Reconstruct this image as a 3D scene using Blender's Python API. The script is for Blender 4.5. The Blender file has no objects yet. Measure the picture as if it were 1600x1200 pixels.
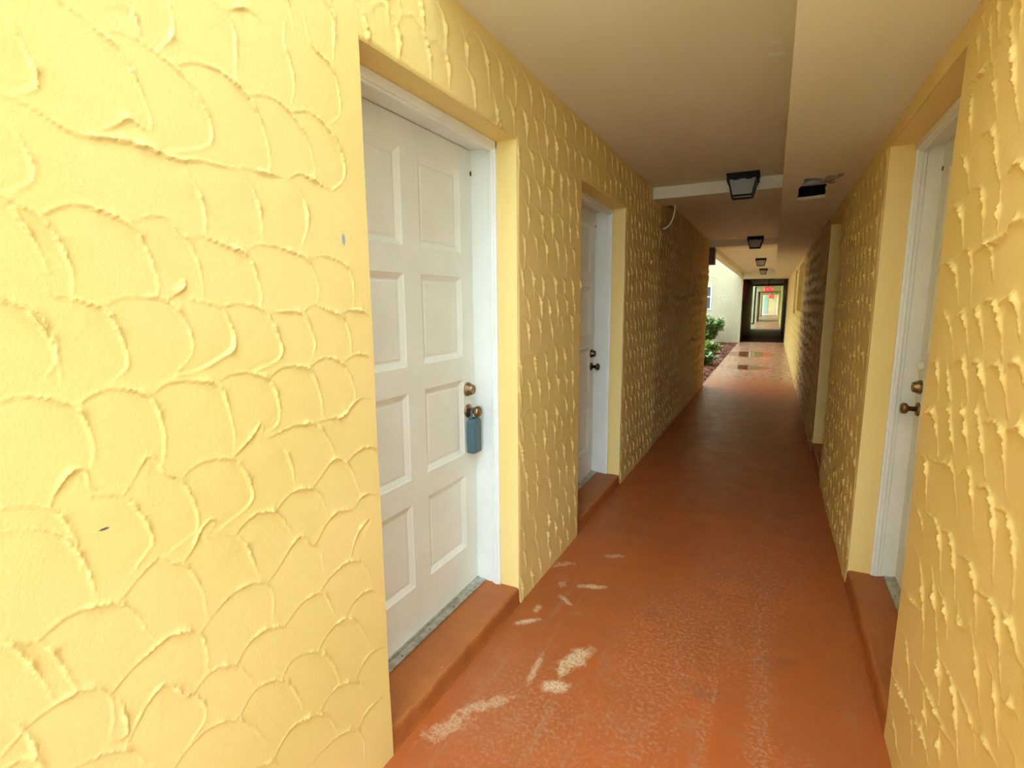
import bpy, bmesh, math, random
import numpy as np
from mathutils import Vector, Matrix

# ------------------------------------------------------------------ camera, sky, exposure
SC = bpy.context.scene
COL = SC.collection
YAW, PITCH, ROLL, FPX, CAMH = math.radians(26.7076), math.radians(8.9624), math.radians(-0.399), 802.876, 1.5
fw = Vector((-math.sin(YAW)*math.cos(PITCH), math.cos(YAW)*math.cos(PITCH), -math.sin(PITCH)))
rt = Vector((math.cos(YAW), math.sin(YAW), 0)); up = rt.cross(fw)
r2 = math.cos(ROLL)*rt + math.sin(ROLL)*up; u2 = -math.sin(ROLL)*rt + math.cos(ROLL)*up
cam_d = bpy.data.cameras.new('camera'); cam = bpy.data.objects.new('camera', cam_d); COL.objects.link(cam)
cam_d.sensor_fit = 'HORIZONTAL'; cam_d.sensor_width = 36; cam_d.lens = FPX/1600*36; cam_d.clip_start = .02; cam_d.clip_end = 500
M = Matrix((r2, u2, -fw)).transposed().to_4x4(); M.translation = (0, 0, CAMH); cam.matrix_world = M
SC.camera = cam

W = bpy.data.worlds.new('sky'); SC.world = W; W.use_nodes = True
_n = W.node_tree.nodes; _n.clear()
_o = _n.new('ShaderNodeOutputWorld'); _b = _n.new('ShaderNodeBackground')
_b.inputs['Color'].default_value = (.78, 1.0, 1.20, 1)      # even bright overcast sky
_b.inputs['Strength'].default_value = 1.0
W.node_tree.links.new(_b.outputs[0], _o.inputs[0])
SC.view_settings.view_transform = 'Standard'; SC.view_settings.look = 'None'; SC.view_settings.gamma = 1
SC.view_settings.use_curve_mapping = False
SC.view_settings.exposure = 2.9
SC.cycles.max_bounces = 6; SC.cycles.diffuse_bounces = 5; SC.cycles.glossy_bounces = 4; SC.cycles.transparent_max_bounces = 8; SC.cycles.adaptive_threshold = .03

# ------------------------------------------------------------------ main measures (metres; corridor runs along +Y)
XL, XR = -1.0515, .4458          # stucco faces
HC, HS, XS = 2.533, 2.2755, .008  # ceiling, boxed soffit underside and its edge
Y0, YR0 = 1.5, .75                # the roof and the right wall begin here, the near end is open to the sky
YE = 9.77                         # the near block ends, courtyard begins
YW = 20.8                         # far wing of the building
YEND = 72.
L1 = (1.169, 2.149); L2 = (3.019, 4.05)
R1 = (1.985, 3.08); R2 = (4.82, 5.85)
ZO, ZS = 2.211, .083              # head of the door recesses, step height
BEAM = 2.43
random.seed(7); RNG = np.random.default_rng(5)

# ------------------------------------------------------------------ helpers
def tag(o, label=None, cat=None, group=None, kind=None):
    if label: o['label'] = label
    if cat: o['category'] = cat
    if group: o['group'] = group
    if kind: o['kind'] = kind
    return o
def obj(name, bm, mat=None, parent=None, smooth=False, loc=None):
    me = bpy.data.meshes.new(name)
    if isinstance(bm, bmesh.types.BMesh):
        bmesh.ops.recalc_face_normals(bm, faces=bm.faces[:]); bm.to_mesh(me); bm.free()
    else:
        me.from_pydata(*bm)
    if smooth:
        for p in me.polygons: p.use_smooth = True
    o = bpy.data.objects.new(name, me); COL.objects.link(o)
    if mat: me.materials.append(mat)
    if loc: o.location = loc
    if parent: o.parent = parent
    return o
def empty(name, loc=(0, 0, 0)):
    o = bpy.data.objects.new(name, None); COL.objects.link(o); o.location = loc; o.empty_display_size = .1
    return o
def box(bm, x0, x1, y0, y1, z0, z1, bev=0, seg=1):
    r = bmesh.ops.create_cube(bm, size=1)
    vs = r['verts']
    for v in vs:
        v.co = Vector(((x0+x1)/2+v.co.x*(x1-x0), (y0+y1)/2+v.co.y*(y1-y0), (z0+z1)/2+v.co.z*(z1-z0)))
    if bev:
        es = list({e for v in vs for e in v.link_edges})
        bmesh.ops.bevel(bm, geom=es, offset=bev, segments=seg, affect='EDGES', profile=.5)
    return vs
def boxes(*bs, bev=0, seg=1):
    bm = bmesh.new()
    for b in bs: box(bm, *b, bev=bev, seg=seg)
    return bm
def lathe(bm, prof, axis='X', origin=(0, 0, 0), n=20, sgn=1):
    """prof: list of (distance along axis, radius)"""
    rings = []
    for d, r in prof:
        ring = []
        for i in range(n):
            a = 2*math.pi*i/n; c, s = r*math.cos(a), r*math.sin(a)
            p = {'X': (sgn*d, c, s), 'Y': (c, sgn*d, s), 'Z': (c, s, sgn*d)}[axis]
            ring.append(bm.verts.new(Vector(origin)+Vector(p)))
        rings.append(ring)
    for a, b in zip(rings, rings[1:]):
        for i in range(n):
            bm.faces.new((a[i], a[(i+1) % n], b[(i+1) % n], b[i]))
    bm.faces.new(rings[0]); bm.faces.new(rings[-1][::-1])
    return bm
def tube(bm, pts, r, n=8):
    pts = [Vector(p) for p in pts]; rings = []
    for i, p in enumerate(pts):
        t = (pts[min(i+1, len(pts)-1)]-pts[max(i-1, 0)]).normalized()
        a = t.cross(Vector((.3, .2, 1))).normalized(); b = t.cross(a)
        rings.append([bm.verts.new(p+r*(math.cos(2*math.pi*k/n)*a+math.sin(2*math.pi*k/n)*b)) for k in range(n)])
    for a, b in zip(rings, rings[1:]):
        for i in range(n): bm.faces.new((a[i], a[(i+1) % n], b[(i+1) % n], b[i]))
    bm.faces.new(rings[0]); bm.faces.new(rings[-1][::-1])
    return bm
def frustum(bm, rect0, z0, rect1, z1):
    """rect: (x0,x1,y0,y1) at heights z0,z1"""
    def ring(r, z): return [bm.verts.new((x, y, z)) for x, y in ((r[0], r[2]), (r[1], r[2]), (r[1], r[3]), (r[0], r[3]))]
    a, b = ring(rect0, z0), ring(rect1, z1)
    for i in range(4): bm.faces.new((a[i], a[(i+1) % 4], b[(i+1) % 4], b[i]))
    bm.faces.new(a); bm.faces.new(b[::-1])
def bar(bm, p, q, w):
    p, q = Vector(p), Vector(q); t = (q-p).normalized()
    a = t.cross(Vector((0, 1, 0)) if abs(t.y) < .9 else Vector((1, 0, 0))).normalized(); b = t.cross(a)
    A = [bm.verts.new(p+w/2*(i*a+j*b)) for i, j in ((1, 1), (-1, 1), (-1, -1), (1, -1))]
    B = [bm.verts.new(q+w/2*(i*a+j*b)) for i, j in ((1, 1), (-1, 1), (-1, -1), (1, -1))]
    for i in range(4): bm.faces.new((A[i], A[(i+1) % 4], B[(i+1) % 4], B[i]))
    bm.faces.new(A); bm.faces.new(B[::-1])

# ------------------------------------------------------------------ materials
class NT:
    def __init__(s, name):
        s.m = bpy.data.materials.new(name); s.m.use_nodes = True; s.t = s.m.node_tree
        s.bsdf = s.t.nodes['Principled BSDF']; s._pos = None; s._c = {}
    def n(s, typ, **kw):
        nd = s.t.nodes.new(typ)
        for k, v in kw.items(): setattr(nd, k, v)
        return nd
    def link(s, a, b): s.t.links.new(a, b)
    def put(s, sock, v):
        if hasattr(v, 'is_output'): s.link(v, sock)
        else: sock.default_value = v
    def pos(s):
        if not s._pos: s._pos = s.n('ShaderNodeNewGeometry').outputs['Position']
        return s._pos
    def noise(s, scale=5, detail=4, rough=.55, vec=None, dist=0, stretch=None):
        key = (scale, detail, rough, dist, stretch)
        if key in s._c: return s._c[key]
        v = vec or s.pos()
        if stretch:
            mp = s.n('ShaderNodeMapping'); s.link(v, mp.inputs[0]); mp.inputs['Scale'].default_value = stretch; v = mp.outputs[0]
        nd = s.n('ShaderNodeTexNoise'); s.link(v, nd.inputs['Vector'])
        nd.inputs['Scale'].default_value = scale; nd.inputs['Detail'].default_value = detail
        nd.inputs['Roughness'].default_value = rough; nd.inputs['Distortion'].default_value = dist
        s._c[key] = nd.outputs['Fac']; return nd.outputs['Fac']
    def ramp(s, fac, a, b, lo=0., hi=1., smooth=True):
        nd = s.n('ShaderNodeMapRange'); nd.interpolation_type = 'SMOOTHSTEP' if smooth else 'LINEAR'
        s.put(nd.inputs['Value'], fac)
        for i, v in zip(('From Min', 'From Max', 'To Min', 'To Max'), (a, b, lo, hi)): nd.inputs[i].default_value = v
        return nd.outputs[0]
    def math(s, op, a, b=0.):
        nd = s.n('ShaderNodeMath', operation=op); s.put(nd.inputs[0], a); s.put(nd.inputs[1], b); return nd.outputs[0]
    def mix(s, fac, a, b):
        nd = s.n('ShaderNodeMix', data_type='RGBA'); s.put(nd.inputs[0], fac)
        s.put(nd.inputs[6], a if hasattr(a, 'is_output') else (*a, 1)); s.put(nd.inputs[7], b if hasattr(b, 'is_output') else (*b, 1))
        return nd.outputs[2]
    def blob(s, c, rad, ang=0., wob=.35, wscale=14, edge=.35):
        """soft mask of a smear centred at c with half sizes rad, turned by ang about Z"""
        mp = s.n('ShaderNodeMapping', vector_type='TEXTURE'); s.link(s.pos(), mp.inputs[0])
        mp.inputs['Location'].default_value = c; mp.inputs['Rotation'].default_value = (0, 0, ang); mp.inputs['Scale'].default_value = rad
        ln = s.n('ShaderNodeVectorMath', operation='LENGTH'); s.link(mp.outputs[0], ln.inputs[0])
        nz = s.math('MULTIPLY', s.math('SUBTRACT', s.noise(wscale, 4, .7), .5), wob*9)
        return s.ramp(s.math('ADD', ln.outputs['Value'], nz), 1-edge, 1+edge, 1, 0)
    def bump(s, h, dist=.002, strength=1., prev=None):
        nd = s.n('ShaderNodeBump'); s.put(nd.inputs['Height'], h); nd.inputs['Distance'].default_value = dist
        nd.inputs['Strength'].default_value = strength
        if prev: s.link(prev, nd.inputs['Normal'])
        s.link(nd.outputs[0], s.bsdf.inputs['Normal']); return nd.outputs[0]
    def out(s, color=None, rough=.6, metal=0., spec=.5):
        if color is not None: s.put(s.bsdf.inputs['Base Color'], color if hasattr(color, 'is_output') else (*color, 1))
        s.put(s.bsdf.inputs['Roughness'], rough); s.put(s.bsdf.inputs['Metallic'], metal)
        s.bsdf.inputs['Specular IOR Level'].default_value = spec
        return s.m

def stucco_mat(name, c0, c1, marks=(), dark_tone=None):
    t = NT(name)
    c = t.mix(t.ramp(t.noise(1.7, 1), .35, .65), c0, c1)
    if dark_tone:   # browner, mottled tone past the first beam, fading out towards the courtyard
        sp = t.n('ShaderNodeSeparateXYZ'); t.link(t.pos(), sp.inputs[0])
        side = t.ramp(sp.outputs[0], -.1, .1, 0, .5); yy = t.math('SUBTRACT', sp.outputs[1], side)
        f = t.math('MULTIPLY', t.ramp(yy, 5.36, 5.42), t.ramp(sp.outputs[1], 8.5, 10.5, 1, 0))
        dark_mix = t.mix(t.ramp(t.noise(6, 4, .7, stretch=(1, 1, .6)), .4, .62), dark_tone, tuple(v*.65 for v in dark_tone))
        c = t.mix(t.math('MULTIPLY', f, .55), c, dark_mix)
    for p, r, col in marks: c = t.mix(t.blob(p, r, 0, .1, 60, .25), c, col)
    t.bump(t.noise(150, 2, .7), .0016, .5)
    return t.out(c, .62, 0, .35)
YEL0, YEL1 = (.82, .60, .205), (.86, .615, .235)
M_STUC = stucco_mat('yellow_stucco', YEL0, YEL1, [((XL, 1.075, 1.672), (.05, .006, .016), (.34, .36, .36)), ((XL, .447, 1.105), (.05, .008, .0025), (.12, .11, .1))])
M_STUCP = stucco_mat('yellow_stucco_plain', YEL0, YEL1)
M_STUCO = stucco_mat('yellow_stucco_darker', YEL0, YEL1, dark_tone=(.58, .36, .15))
M_RET = stucco_mat('yellow_paint_smooth', (.85, .62, .215), (.87, .63, .235))
M_PALE = stucco_mat('pale_cream_stucco', (.58, .52, .33), (.54, .48, .31))

def ceiling_mat():
    t = NT('cream_ceiling_paint')
    c = t.mix(t.ramp(t.noise(2.2, 2, .6, stretch=(1, .35, 1)), .3, .7), (.80, .72, .50), (.84, .77, .58))
    for p, r, a in (((-.055, 2.62, HC), (.035, .02, .05), .4), ((-.06, 2.5, HC), (.02, .012, .05), .2), ((-.09, 3.9, HC), (.03, .012, .05), 0), ((-.02, 2.05, HC), (.008, .012, .05), 0)):
        c = t.mix(t.blob(p, r, a, .14, 40, .2), c, (.86, .84, .78))
    t.bump(t.noise(9, 4, .65, stretch=(1, .5, 1)), .006, .5)
    return t.out(c, .6, 0, .3)
M_CEIL = ceiling_mat()

def floor_mat():
    t = NT('red_painted_concrete')
    n1 = t.noise(1.6, 4, .65); n2 = t.noise(7, 4, .7); st = t.noise(5, 3, .7, stretch=(3.2, .22, 1))
    c = t.mix(t.ramp(n1, .3, .7), (.42, .098, .018), (.35, .09, .021))
    c = t.mix(t.ramp(n2, .52, .8, 0, .55), c, (.42, .18, .07))
    c = t.mix(t.ramp(st, .55, .75, 0, .55), c, (.36, .15, .07))
    c = t.mix(t.ramp(t.noise(3.5, 4, .6), .56, .75, 0, .5), c, (.20, .055, .028))
    # fine dust specks
    c = t.mix(t.ramp(t.noise(95, 3, .7), .70, .76, 0, .45), c, (.55, .36, .2))
    # traffic scuffs on the right half and pale smears of sand
    SAND = (.66, .48, .27); grain = t.ramp(t.noise(95, 3, .7), .36, .56, .25, 1)
    for p, r, a, k, w in SMEARS:
        c = t.mix(t.math('MULTIPLY', t.blob((*p, 0), (*r, .2), a, w, 26, .5), t.math('MULTIPLY', grain, k)), c, SAND)
    for p, r, a, k in SCUFF:
        f = t.math('MULTIPLY', t.blob((*p, 0), (*r, .2), a, .2, 26, .6), t.ramp(t.noise(62, 4, .75), .47, .64, 0, k))
        c = t.mix(f, c, (.47, .26, .15))
    # damp stretch beside the courtyard, with standing puddles
    sx = t.n('ShaderNodeSeparateXYZ'); t.link(t.pos(), sx.inputs[0])
    wet = t.math('MULTIPLY', t.ramp(sx.outputs[1], 9.2, 11.5), t.ramp(t.noise(1.1, 4, .6, stretch=(1, .5, 1)), .25, .5, .55, 1))
    pud = t.math('MAXIMUM', t.blob((-.42, 12.9, 0), (.42, .45, .2), 0, .06, 3.5, .2), t.blob((-.5, 16.2, 0), (.6, .8, .2), 0, .06, 3.5, .2))
    c = t.mix(t.math('MULTIPLY', t.ramp(sx.outputs[1], 9.5, 12), .75), c, (.46, .27, .17))  # paler worn paint, with the wet reflection mixed into the colour
    c = t.mix(t.math('MULTIPLY', pud, .8), c, (.20, .045, .018))
    rr = t.math('ADD', t.ramp(n2, .3, .7, .36, .52), t.math('MULTIPLY', wet, -.15))
    rr = t.math('MAXIMUM', t.math('SUBTRACT', rr, t.math('MULTIPLY', pud, .3)), .05)
    t.bump(t.noise(45, 2, .65), .0015, .35)
    return t.out(c, rr, 0, .45)
SMEARS = [((-.655, 1.885), (.038, .085), -.35, .85, .3), ((-.685, 1.80), (.014, .05), .2, .6, .35), ((-.675, 1.70), (.05, .028), .5, .9, .22), ((-.955, 2.03), (.055, .016), .75, .9, .25),
          ((-.765, 2.46), (.07, .018), .35, .8, .3), ((-.85, 2.28), (.05, .012), -.6, .6, .35), ((-.785, 1.76), (.012, .085), .1, .55, .35),
          ((-.87, 1.50), (.10, .022), .8, .5, .4), ((-.945, 1.35), (.03, .09), -.5, .45, .5), ((-.75, 2.84), (.05, .02), .5, .5, .5),
          ((-.99, 2.62), (.06, .02), .7, .5, .5), ((-.95, 2.15), (.015, .03), 0, .6, .4), ((-.92, 2.42), (.02, .03), 0, .45, .5)]
SCUFF = [((.05, 1.9), (.035, .9), 0, .6), ((-.12, 1.75), (.02, .6), 0, .5), ((.2, 1.4), (.16, .35), .2, .5), ((-.1, 2.7), (.22, .6), 0, .5), ((.15, 3.6), (.2, .9), 0, .5),
         ((-.5, 1.5), (.25, .22), .3, .25), ((-.78, 1.5), (.2, .35), .2, .3), ((-.35, 2.1), (.18, .5), .1, .5)]
M_FLOOR = floor_mat()

def step_mat():
    t = NT('red_painted_step')
    c = t.mix(t.ramp(t.noise(4, 5, .65), .35, .7), (.42, .125, .024), (.35, .10, .024))
    c = t.mix(t.ramp(t.noise(60, 3, .6), .7, .75, 0, .7), c, (.6, .45, .28))
    t.bump(t.math('ADD', t.noise(30, 5, .7), t.noise(7, 3)), .005, .5)
    return t.out(c, .5, 0, .4)
M_STEP = step_mat()

def paint(name, col, rough=.4, var=.06, spec=.5, bump=.0006, bs=40):
    t = NT(name); c = t.mix(t.ramp(t.noise(6, 4), .3, .7), col, tuple(v*(1-var) for v in col))
    if bump: t.bump(t.noise(bs, 4), bump, .4)
    return t.out(c, rough, 0, spec)
M_WHITE = paint('white_door_paint', (.85, .85, .77), .42)
M_JAMB = paint('white_frame_paint', (.86, .86, .79), .38)
def metal(name, col, rough, var=.3):
    t = NT(name); c = t.mix(t.ramp(t.noise(25, 4), .35, .65), col, tuple(v*(1-var) for v in col))
    return t.out(c, t.ramp(t.noise(40, 3), .3, .7, rough, rough+.12), 1)
M_BRASS = metal('aged_brass', (.34, .22, .12), .24)
M_BRASS_D = metal('dark_bronze', (.16, .10, .07), .3)
M_ALU = metal('dull_aluminium', (.62, .60, .54), .42)
M_BLACK = paint('black_lantern_metal', (.010, .009, .009), .6, .06, .25)
M_LOCK = paint('grey_blue_lockbox_plastic', (.075, .145, .18), .45, .12)
M_SHACK = paint('blue_grey_shackle_sleeve', (.08, .14, .17), .5)
M_BROWN = paint('dark_red_brown_paint', (.11, .028, .02), .5)
M_CABLE = paint('white_cable_sheath', (.80, .74, .62), .5)
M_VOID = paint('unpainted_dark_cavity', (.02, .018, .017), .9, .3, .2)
M_PLAST = paint('broken_grey_plaster', (.42, .38, .33), .9, .45, .2, .004, 60)
M_PLASTIC = paint('white_plastic', (.86, .86, .82), .35)
M_CONC = paint('plain_concrete', (.42, .38, .32), .8, .2, .3, .003, 30)
M_BOUNCE = paint('pale_bounce_concrete', (.64, .61, .54), .8, .15, .3, .003, 30)
M_DARKP = paint('dark_brown_passage_sheet', (.035, .018, .012), .6)
M_ROOF = paint('pale_fascia_paint', (.72, .66, .5), .7)
def glass_mat(name, col, rough, trans):
    t = NT(name); t.bsdf.inputs['Transmission Weight'].default_value = trans; t.bsdf.inputs['IOR'].default_value = 1.3
    c = t.mix(t.ramp(t.noise(12, 3), .3, .7), col, tuple(v*.9 for v in col))
    return t.out(c, rough)
M_LGLASS = glass_mat('lantern_glass', (.85, .80, .70), .35, .75)
M_PANE = glass_mat('window_pane', (.10, .13, .14), .05, .15)
def mulch_mat():
    t = NT('bark_mulch'); n = t.noise(28, 5, .7)
    c = t.mix(t.ramp(n, .35, .65), (.13, .045, .03), (.30, .13, .085))
    t.bump(n, .02, .8); return t.out(c, .9, 0, .2)
M_MULCH = mulch_mat()
def leaf_mat(name, a, b):
    t = NT(name); c = t.mix(t.ramp(t.noise(9, 3), .35, .65), a, b)
    t.bsdf.inputs['Transmission Weight'].default_value = 0
    return t.out(c, .4)
M_LEAF = leaf_mat('shrub_leaf', (.10, .22, .05), (.22, .36, .09))
M_LEAFY = leaf_mat('yellow_green_leaf', (.22, .36, .07), (.36, .46, .12))
M_GRASS = leaf_mat('lawn', (.10, .20, .05), (.18, .28, .08))
M_STEM = paint('woody_stem', (.16, .10, .06), .8)
def emit_mat(name, col, e):
    t = NT(name); t.bsdf.inputs['Emission Color'].default_value = (*col, 1); t.bsdf.inputs['Emission Strength'].default_value = e
    c = t.mix(t.ramp(t.noise(30, 2), .3, .7), col, tuple(v*.9 for v in col)); return t.out(c, .5)
M_RED = emit_mat('lit_red_letters', (1., .03, .03), 1.3)
M_REDP = emit_mat('red_lit_sign_face', (.75, .01, .015), .4)

# ------------------------------------------------------------------ trowelled stucco relief
def parse(t): return [[tuple(int(v)/1000 for v in q.split(',')) for q in l.split()] for l in t.strip().split('\n')]
RIDGE_L='''481,1980 510,1971 535,1954 551,1952 566,1937 585,1905 600,1865 607,1830 600,1816
550,1961 560,1969 589,1973 608,1967 627,1959 660,1948 690,1925 713,1892 725,1859 722,1831 713,1819 677,1802 635,1790
670,1956 699,1971 729,1976 759,1974 793,1960 822,1936 843,1902 857,1860 861,1820 855,1800
817,1946 842,1959 873,1965 905,1957 937,1935 966,1905 985,1865 992,1812
935,1951 968,1965 1004,1963 1042,1942 1072,1915 1094,1872 1091,1829 1042,1792
587,2030 596,2019 603,1983
663,2058 668,2031 661,1999 632,1965
752,2103 782,2094 795,2073 793,2012 789,1977
780,2100 817,2123 846,2125 860,2115
971,2210 987,2186 990,2140 1010,2116 1055,2105 1077,2080 1090,2026 1086,1984 1051,1961
1051,2248 1077,2226 1081,2178 1072,2118
929,2150 917,2092 934,2060 943,2011 929,1970
395,1809 417,1809 442,1798 462,1786 488,1778 523,1785 560,1789 592,1787 625,1780 651,1775 680,1785 730,1786 785,1789
417,1921 430,1894 440,1857 441,1834 413,1821
392,1783 401,1768 412,1744 419,1717 418,1692 390,1674
377,1663 399,1653 418,1641 431,1624 441,1599 449,1573 453,1550 448,1518
427,1646 448,1660 475,1667 502,1664 523,1656 545,1647 559,1631 572,1607 581,1577 587,1551 584,1519
559,1650 578,1662 600,1669 617,1663 637,1640 654,1624 667,1592 675,1554 672,1515
655,1633 680,1639 704,1633 740,1622 774,1615 795,1590 806,1548 811,1516 804,1497
783,1618 805,1633 836,1637 875,1632 916,1621 952,1612 971,1571 980,1535 965,1499
960,1615 1007,1625 1048,1616 1082,1602 1106,1558 1096,1485
663,1762 680,1734 691,1703 694,1675 690,1646
785,1788 805,1762 820,1724 826,1688 823,1659
914,1799 940,1815 976,1809 1014,1796 1042,1792
917,1794 943,1766 958,1729 957,1688 940,1655
785,1793 845,1793 907,1793
532,1801 556,1818 565,1830 580,1823 599,1816
358,1507 373,1509 387,1506 395,1498 404,1479 414,1453 418,1425 411,1402 400,1390
416,1523 424,1515 450,1513 469,1503 487,1499 499,1482 511,1452 519,1416 520,1388 498,1373
496,1501 514,1512 542,1517 571,1516 600,1510 620,1486 636,1455 642,1420 632,1392 604,1371
600,1510 625,1526 640,1536 639,1552 629,1545
647,1512 676,1505 706,1498 723,1471 733,1435 729,1403 690,1386 657,1369 598,1362
712,1497 740,1502 780,1500 810,1488 833,1457 849,1416 856,1387 837,1366 778,1352
825,1479 855,1484 896,1481 922,1480 941,1447 958,1397 947,1379
922,1480 949,1498 973,1498 1012,1479 1045,1473 1070,1441 1080,1401 1078,1368
1050,1475 1082,1484 1128,1480 1152,1469 1175,1437
340,1356 358,1361 378,1358 398,1350 416,1339 432,1330 443,1303 448,1271 448,1241 438,1218
436,1333 451,1345 477,1354 504,1352 527,1342 550,1327 560,1301 567,1262 565,1224 554,1188
554,1328 569,1345 592,1353 635,1347 680,1338 696,1313 705,1268 712,1218 709,1192
685,1338 708,1350 742,1352 777,1343 811,1326 827,1292 833,1249 827,1215 789,1203
811,1329 836,1348 871,1352 906,1346 932,1337 952,1297 964,1250 965,1211
932,1340 961,1359 998,1362 1035,1345 1068,1308 1088,1257 1086,1236
1048,1344 1091,1360 1139,1354 1177,1323
320,1191 342,1187 362,1179 382,1167 392,1143 403,1108 408,1066 406,1045
379,1175 390,1199 413,1225 433,1221 433,1189 440,1182
428,1173 452,1167 482,1158 499,1129 515,1089 524,1056 522,1042 490,1013
486,1159 504,1179 524,1211 538,1219 551,1198 553,1178 585,1153 605,1111 613,1066 612,1034 552,1014
590,1154 611,1171 642,1178 701,1167 721,1138 741,1092 743,1051 699,1032 661,1020
704,1168 732,1186 764,1209 776,1232 784,1213 777,1203
788,1192 815,1191 850,1201 893,1201 939,1194 969,1158 994,1105 1001,1083
820,1175 844,1139 858,1091 859,1066
947,1196 989,1197 1041,1188 1080,1223 1110,1232 1139,1224
925,1032 956,1055 979,1075 1001,1083 1039,1057 1065,1015 1080,966
1044,1057 1079,1079 1119,1082 1154,1072 1189,1030
801,1005 827,1027 864,1039 924,1020 946,984 952,955
692,990 715,1009 746,1020 798,1007 825,965 840,927
912,869 948,908 989,931 1057,912 1082,861
1062,918 1088,941 1129,936 1160,920
577,982 598,1001 617,1036 640,1049 649,1036 632,1024
667,1001 692,989 715,954 729,906 736,876
762,841 791,858 837,900 868,916 889,880 915,865 929,831 930,793
1032,773 1060,831 1102,858 1134,857 1111,839
460,961 482,981 515,1006 535,1012 549,992 576,974 596,932 610,886 610,841
295,989 311,973 324,957 334,958 349,929 361,893 370,859 375,841
341,958 360,970 388,976 423,970 459,954 480,920 492,880
430,796 451,811 487,827 524,839 556,836 594,809 603,772 600,722
597,810 623,834 670,859 719,860 761,835 775,796 766,743
917,736 953,756 1008,769 1055,759 1092,713 1105,679
801,703 829,723 868,738 925,728 946,674 964,619
665,686 692,714 732,729 805,701 823,662
894,568 913,592 967,610 1004,603 1049,553 1080,482
1000,609 1026,636 1076,643 1117,629 1169,580
563,683 588,704 621,710 665,683 691,637 698,610
779,571 803,601 848,593 902,561 933,516 955,452 961,417
271,795 291,809 314,825 347,831 385,832 418,801 425,775 423,736 414,713
435,669 460,706 485,734 514,750 530,727 546,693 565,684 587,644 584,606 555,588
658,555 686,587 719,597 778,568 810,513 831,441
883,389 916,412 961,417 1036,374 1073,310
1027,389 1060,426 1114,427 1152,410
512,552 539,574 581,584 614,578 658,549 696,492 717,437
732,370 763,405 802,421 887,383 919,341 937,288
1019,219 1058,254 1123,246
355,696 383,690 409,682 450,649 463,608
675,402 732,370 756,327
843,262 895,269 958,262 1019,223 1045,155 1037,111
413,704 433,687 447,696 437,771
251,766 269,771 298,771 319,738 324,696'''
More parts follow.
